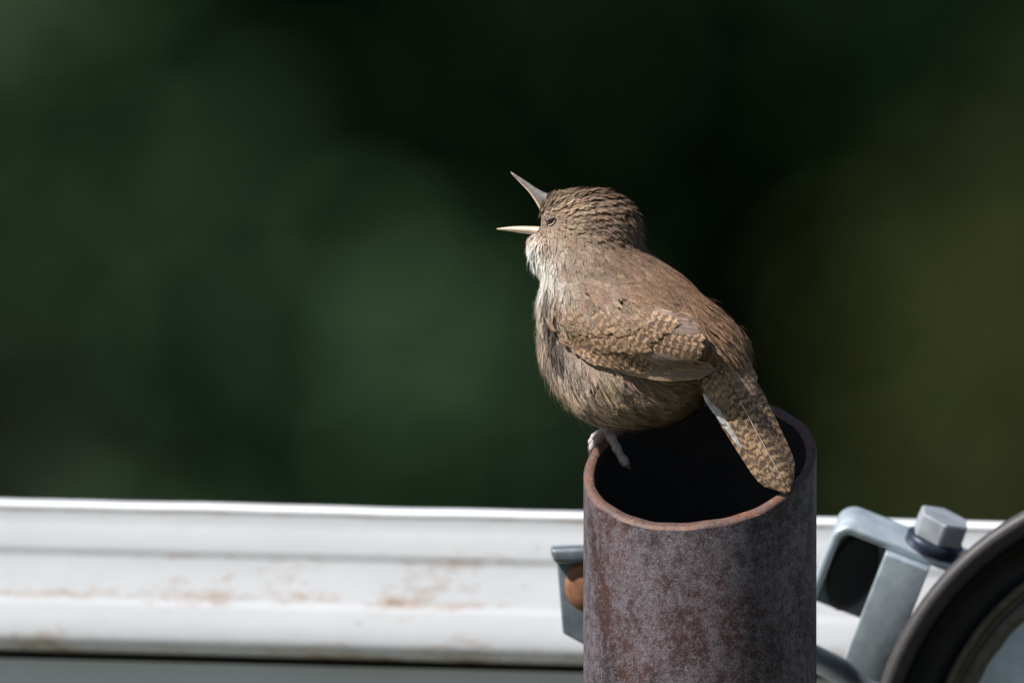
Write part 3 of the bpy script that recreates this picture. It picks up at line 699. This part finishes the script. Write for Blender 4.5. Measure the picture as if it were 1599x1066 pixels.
# --- vaned feathers: wings and tail
def vane(root, tip, width, bend=0.0, nu=11, nv=6, seed=0, blunt=0.5, notch=0.05, rootw=0.35):
    """2-D vane in photo px: returns centre line samples and grids (nu, nv+1) of px, py, u-length, v"""
    rs = np.random.default_rng(seed); root = np.array(root, float); tip = np.array(tip, float); d = tip-root; L = np.linalg.norm(d); d /= L; s2 = np.array([-d[1], d[0]])
    u = np.linspace(0, 1, nu); u = 1-(1-u)**1.25; v = np.linspace(-1, 1, nv+1)
    wprof = width/2*np.minimum(1.0, rootw+u*2.2)*np.clip(1-np.clip((u-(1-blunt*0.6))/(blunt*0.6), 0, 1)**2.4, 0, 1)**0.5
    wprof[-1] = width*0.06
    g = root+d*(u*L)[:, None, None]*1.0+s2*(wprof[:, None]*v)[..., None]+s2*(bend*np.sin(u*math.pi*0.9))[:, None, None]
    g = g+s2*(rs.normal(size=(nu, 1))*width*notch*0.3)[..., None]*np.abs(v)[None, :, None]**3
    # frayed trailing edge
    g = g+d*(rs.normal(size=(1, nv+1))*width*notch)[..., None]*(u**3)[:, None, None]
    return g[..., 0], g[..., 1], np.repeat((u*L)[:, None], nv+1, 1), np.repeat(v[None], nu, 0), u
def grid_faces(nu, nv1):
    return [(i*nv1+j, (i+1)*nv1+j, (i+1)*nv1+j+1, i*nv1+j+1) for i in range(nu-1) for j in range(nv1-1)]
wingspecs = []   # (root, tip, width, layer height, mat, bend)
# primaries, longest lowest
for i, (tx, ty) in enumerate([(1050, 578), (1072, 582), (1092, 583), (1106, 581), (1117, 574)]):
    wingspecs.append(((905+9*i, 540+1.5*i), (tx, ty), 32-i, 3.0+1.3*i, 'f_primary', 8))
# secondaries along the lower edge, barred
for i in range(6):
    wingspecs.append(((884+13*i, 510+4*i), (950+14*i, 566+2.0*i), 26, 8.5+0.5*i, 'f_barred', 8))
wingspecs.append(((960, 520), (1088, 572), 24, 12.5, 'f_primary', 7))
# tertials
for i, (rx_, ry_, tx, ty, w) in enumerate([(958, 512, 1098, 552, 30), (965, 505, 1100, 541, 30), (972, 496, 1101, 528, 30), (980, 490, 1096, 514, 30), (990, 484, 1085, 500, 28)]):
    wingspecs.append(((rx_, ry_), (tx, ty), w, 14+1.1*i, 'f_barred' if i < 3 else 'f_primary', 5))
# greater coverts
for i in range(10):
    q = i/9; wingspecs.append(((876+88*q, 486+6*q), (906+112*q, 546+2*math.sin(q*3)+8*q-6*q*q), 25, 15.5+0.5*i, 'f_barred', 4))
for i in range(7):
    q = i/6; wingspecs.append(((955+40*q, 500-14*q), (1010+52*q, 545-40*q), 25, 20+0.4*i, 'f_barred', 4))
# median and lesser coverts
for row in range(2):
    for i in range(9):
        q = (i+0.5*(row % 2))/9; x0 = 866+2*row+(112+8*row)*q; y0 = 500-12*row+9*q
        x0 += r.uniform(-4, 4); y0 += r.uniform(-5, 5)
        wingspecs.append(((x0-6, y0-18), (x0+16+6*q, y0+17-4*q), 24, 19.5+1.1*row+0.2*i, 'f_covert', 2))
wingspecs.append(((868, 508), (903, 553), 19, 22, 'f_primary', -5))
wingspecs.append(((862, 500), (884, 541), 15, 22.5, 'f_covert', -4))
def build_wing(mirror):
    # the arm of the folded wing, under its feathers
    qs = np.linspace(0, 1, 24); tx = np.interp(qs, [0, .3, .6, .85, 1], [872, 940, 1030, 1085, 1104]); ty = np.interp(qs, [0, .3, .6, .85, 1], [470, 476, 488, 500, 560])
    bx_ = np.interp(qs, [0, .1, .3, .6, 1], [868, 886, 940, 1020, 1106]); by_ = np.interp(qs, [0, .1, .3, .6, 1], [500, 540, 566, 574, 572]); w8 = np.linspace(0, 1, 10)
    gx_ = tx[:, None]*(1-w8)+bx_[:, None]*w8; gy_ = ty[:, None]*(1-w8)+by_[:, None]*w8; dd = front(gx_, gy_); dd[np.isnan(dd)] = np.nanmax(dd)
    q = np.stack([gx_, gy_, dd-2.2], -1).reshape(-1, 3); b = S2B(q)
    if mirror: b[:, 2] *= -0.80
    F = grid_faces(24, 10); F = F if not mirror else [f[::-1] for f in F]
    wing = mesh_obj('wing', B2W(b), F, M['f_covert'], wren, uv=np.zeros((240, 2)))
    for i, (ro, ti, wd, lay, mt, bd) in enumerate(wingspecs):
        gx_, gy_, gu, gv_, u = vane(ro, ti, wd, bd, 11, 6, 100+i, 0.55, 0.05)
        dep = front(gx_, gy_)
        # close gaps where the vane overhangs the body outline
        if np.isnan(dep).any():
            good = ~np.isnan(dep); fillv = np.nanmax(dep)
            dep[~good] = fillv
        dcol = np.interp(gx_, [860, 880, 960, 1040, 1118], [-30, -46, -104, -136, -143])+9+0.22*(gy_-530)
        dep = np.where(gy_ > 515, np.minimum(dep, dcol), dep)
        # the vane is stiff: blend the depths with the straight line root-tip
        line = dep[0, 3]+(dep[-2, 3]-dep[0, 3])*(gu/gu.max())
        dep = 0.55*np.minimum(dep, line+25)+0.45*np.minimum(line, dep)
        tuck = np.clip(0.1+2.2*u, 0, 1)[:, None] if lay > 15 else 1.0
        dep = dep-(4.0+lay*0.20)*tuck-0.6*(1-gv_**2)-0.3*(u**2)[:, None]
        q = np.stack([gx_, gy_, dep], -1).reshape(-1, 3)
        if mirror:
            b = S2B(q); b[:, 2] *= -0.80; V = B2W(b)
        else: V = S2W(q)
        uv = np.stack([gu.ravel(), gv_.ravel()], 1); F = grid_faces(11, 7)
        if not mirror: F = [f[::-1] for f in F]
        mesh_obj('feather', V, F, M[mt], wing, uv=uv)
    return wing
build_wing(False); build_wing(True)

# tail: stacked rectrices in a plane that leans on the rim
TB = np.array([1116.0, 570.0, float(front(np.array([1122.0]), np.array([592.0]))[0])+3.0]); TT = np.array([1229.0, 770.0, -121.0])
tdir = (TT-TB)/np.linalg.norm(TT-TB); sv = np.array([0.86, -0.48, -0.02]); sv -= sv.dot(tdir)*tdir; sv /= np.linalg.norm(sv)
tn = np.cross(tdir, sv); tn = tn if tn[2] < 0 else -tn
TL = np.linalg.norm(TT-TB); tail = None
def tail_feather(name, off, ang, L, wd, lay, mt, seed, parent, start=0.0, blunt=0.42):
    gx_, gy_, gu, gv_, u = vane((0, 0), (L, 0), wd, 0, 14, 6, seed, blunt, 0.035)
    ca, sa = math.cos(ang), math.sin(ang); x = start+gx_*ca-gy_*sa; y = off+gx_*sa+gy_*ca
    h = lay+1.6*(1-gv_**2)-2.5*np.sin(np.clip(x/TL, 0, 1)*math.pi)-0.85*np.clip(y-12, 0, None)
    q = (TB+x[..., None]*tdir+y[..., None]*sv+h[..., None]*tn).reshape(-1, 3)
    o = mesh_obj(name, S2W(q), grid_faces(14, 7), M[mt], parent, uv=np.stack([gu.ravel(), gv_.ravel()], 1))
    return o, (ca, sa)
for i in range(6):           # outer pairs lie lowest
    for sg in (-1, 1):
        if i == 5 and sg == 1: pass
        q = (5-i)/5.0
        o, _ = tail_feather('tail' if tail is None else 'feather', sg*(28*q+3)+4, -sg*0.060*q-0.01, TL*(0.92+0.08*(1-q)), 30, i*1.5+(0.5 if sg > 0 else 0), 'f_tail', 300+i*2+(sg > 0), tail or wren)
        if tail is None: tail = o
q0 = TB+0.30*TL*tdir+7*sv+12*tn; q1 = TB+0.95*TL*tdir+5*sv+12.0*tn
pts = np.linspace(0, 1, 10)[:, None]*(q1-q0)+q0; pts += (np.sin(np.linspace(0, 1, 10)*math.pi)*-2.0)[:, None]*tn
vv, ff = tube_data(S2W(pts), np.linspace(0.9, 0.5, 10)*S, 6); mesh_obj('shaft', vv, ff, M['shaft'], tail)
for i in range(4): tail_feather('feather', -37+2.0*i, 0.075-0.01*i, 40+17*i, 9, 5-0.9*i, 'f_white', 330+i, tail, 30+4*i)
for i in range(9):
    tail_feather('feather', -24+8.0*i, 0.02*(4-i)/4, 50+8*math.sin(i*2.1), 20, 7+(i % 3)*1.0, 'f_covert', 340+i, tail, 10+5*(i % 2))

# --- bill, eyes
def mid_pt(px, py, l=0.0): a = (px-985-ST*l)/CT; return np.array([a, py, l])
def bill(name, up, lo, wid, mat):
    """solid mandible from an upper and a lower outline, elliptical sections"""
    n_ = 18; U = bezier_path([mid_pt(*p_) for p_ in up], n_); L_ = bezier_path([mid_pt(*p_) for p_ in lo], n_); V, F = [], []; m_ = 14
    for i in range(n_):
        c_ = (U[i]+L_[i])/2; h_ = (U[i]-L_[i])/2; w_ = wid*(1-i/(n_-1))**0.75+0.9
        for j in range(m_):
            t_ = 2*math.pi*j/m_; V.append(c_+h_*math.cos(t_)+np.array([0, 0, w_*math.sin(t_)]))
    for i in range(n_-1):
        for j in range(m_): F.append((i*m_+j, i*m_+(j+1) % m_, (i+1)*m_+(j+1) % m_, (i+1)*m_+j))
    F.append(tuple(range(m_))[::-1]); F.append(tuple((n_-1)*m_+j for j in range(m_)))
    return mesh_obj(name, B2W(np.array(V)), F, mat, wren)
ub = bill('upper_bill', [(868, 306), (852, 301), (838, 294), (821, 282.5), (797.5, 267.8)], [(854, 334), (842, 320.5), (828, 300), (814, 286), (797.5, 270)], 7.5, M['horn_up'])
V, F = tube_data(B2W(bezier_path([mid_pt(*p_, l=-5.0+5*i/4) for i, p_ in enumerate([(848, 334), (840.5, 319.5), (827.5, 300), (814, 286), (799, 270.5)])], 16)), np.linspace(2.0, 0.9, 16)*S, 8)
mesh_obj('pale_edge', V, F, M['horn_lo'], ub)  # pale horn edge that also paints in the lit underside of the bill
lb = bill('lower_bill', [(852, 355), (838, 353.5), (815, 353), (795, 354), (776, 356.5)], [(852, 370), (836, 366.5), (815, 364), (795, 361), (776, 358.5)], 9.0, M['horn_lo'])
V, F = [], []
mo = [mid_pt(862, 322), mid_pt(856, 332), mid_pt(853, 344), mid_pt(856, 357)]
pm = bezier_path(mo, 12); V, F = tube_data(B2W(pm), np.array([3, 5, 7, 8, 8.5, 8.5, 8.5, 8, 7, 6, 5, 3])*S, 12)
mesh_obj('mouth', V, F, M['mouth'], wren)
def uvsphere(c, r3, mat, name, parent, n1=24, n2=16):
    V, F = [], []
    for i in range(n2+1):
        for j in range(n1):
            a_, b_ = 2*math.pi*j/n1, math.pi*i/n2; V.append(c+np.array([r3[0]*math.sin(b_)*math.cos(a_), r3[1]*math.cos(b_), r3[2]*math.sin(b_)*math.sin(a_)]))
    for i in range(n2):
        for j in range(n1): F.append((i*n1+j, i*n1+(j+1) % n1, (i+1)*n1+(j+1) % n1, (i+1)*n1+j))
    return mesh_obj(name, B2W(np.array(V)), F, mat, parent)
ed = float(front(np.array([862.0]), np.array([344.0]))[0]); eb = S2B(np.array([862.0, 344.0, ed]))
for sg in (1, -1):
    ec = eb*np.array([1, 1, sg]); nrm = grad(ec[None])[0]
    eo = uvsphere(ec-nrm*3.0, (9.5, 6.2, 8.0), M['eye'], 'eye', wren)
    e1 = np.cross(nrm, [0, 1, 0]); e1 /= np.linalg.norm(e1); e2 = np.cross(e1, nrm)
    for nm, t0, t1, rr2, cc in (('lower_eyelid', 0.10, 0.72, 1.0, 'lid'), ('upper_eyelid', 1.02, 1.98, 2.6, 'lid_dark')):
        tt = np.linspace(t0*math.pi, t1*math.pi, 14); sgn = 1 if sg > 0 else -1
        ring_ = np.array([ec+nrm*(1.8 if nm[0] == 'l' else 3.0)+(e1*10.5*math.cos(t_)+np.array([0, 1, 0])*((7.4 if nm[0] == 'l' else 2.4)*math.sin(t_)-3.2*math.cos(t_)*sg)) for t_ in tt])
        V, F = tube_data(B2W(ring_), (np.sin(np.linspace(0.25, math.pi-0.25, 14))*rr2+0.3)*S, 8); mesh_obj(nm, V, F, M[cc], eo)

# --- legs and feet
def toe(path, r0, r1, parent, clawpath=None):
    n_ = 26; pts = bezier_path(path, n_); rad_ = 1.2*np.linspace(r0, r1, n_)*(1+0.13*np.cos(np.linspace(0, 1, n_)*math.pi*7))
    V, F = tube_data(S2W(pts), rad_*S, 10); o = mesh_obj('toe', V, F, M['scale'], parent)
    if clawpath:
        V, F = tube_data(S2W(bezier_path(clawpath, 10)), np.linspace(r1*0.8, 0.5, 10)*S, 8); mesh_obj('claw', V, F, M['claw'], o)
def leg(hip, ankle, toes):
    pts = bezier_path([hip, (np.array(hip)+np.array(ankle))/2+np.array([2, 0, 0]), ankle], 24)
    V, F = tube_data(S2W(pts), (np.linspace(9.0, 6.8, 24)*(1+0.08*np.cos(np.arange(24)*1.6)))*S, 12)
    o = mesh_obj('leg', V, F, M['scale'], wren)
    for tp, r0, r1, cl in toes: toe(tp, r0, r1, o, cl)
def rimpt(t, frac=0.5, up=0.0):
    rp = PI_+(PR-PI_)*frac; return np.array([PX0+rp*math.cos(t), rim_y(t)-up, -rp*math.sin(t)])
t0 = math.pi+0.60; A = rimpt(t0, 0.5, 13); 
leg((962, 640, 62), (946, 676, A[2]-4), [
    ([(947, 674, A[2]-3), (936, 680, A[2]-8), (928, 690, A[2]-16), (923, 703, A[2]-20)], 5.2, 4.2, [(923, 703, A[2]-20), (921, 710, A[2]-20), (922, 718, A[2]-15)]),
    ([(947, 674, A[2]+2), (934, 677, A[2]+8), (926, 684, A[2]+4), (922, 694, A[2]+4)], 5.0, 4.0, [(922, 694, A[2]+4), (919, 700, A[2]+5), (920, 707, A[2]+8)]),
    ([(947, 674, A[2]), (940, 673, A[2]+14), (936, 678, A[2]+22), (935, 690, A[2]+24)], 5.0, 4.0, None),
    ([(949, 676, A[2]-4), (956, 686, A[2]-8), (966, 706, A[2]-16), (979, 727, A[2]-26)], 6.6, 5.6, [(979, 727, A[2]-26), (983, 731, A[2]-28), (985, 735, A[2]-26)])])
t1 = 1.5*math.pi-0.45; Bq = rimpt(t1, 0.5, 12)
leg((1000, 610, 80), (Bq[0], Bq[1]-2, Bq[2]), [
    ([Bq, Bq+np.array([-6, 4, 12]), Bq+np.array([-7, 16, 19])], 5.2, 4.2, None),
    ([Bq, Bq+np.array([5, 3, 13]), Bq+np.array([7, 16, 19])], 5.2, 4.2, None),
    ([Bq, Bq+np.array([10, 8, -10]), Bq+np.array([14, 24, -16])], 5.2, 4.0, None)])
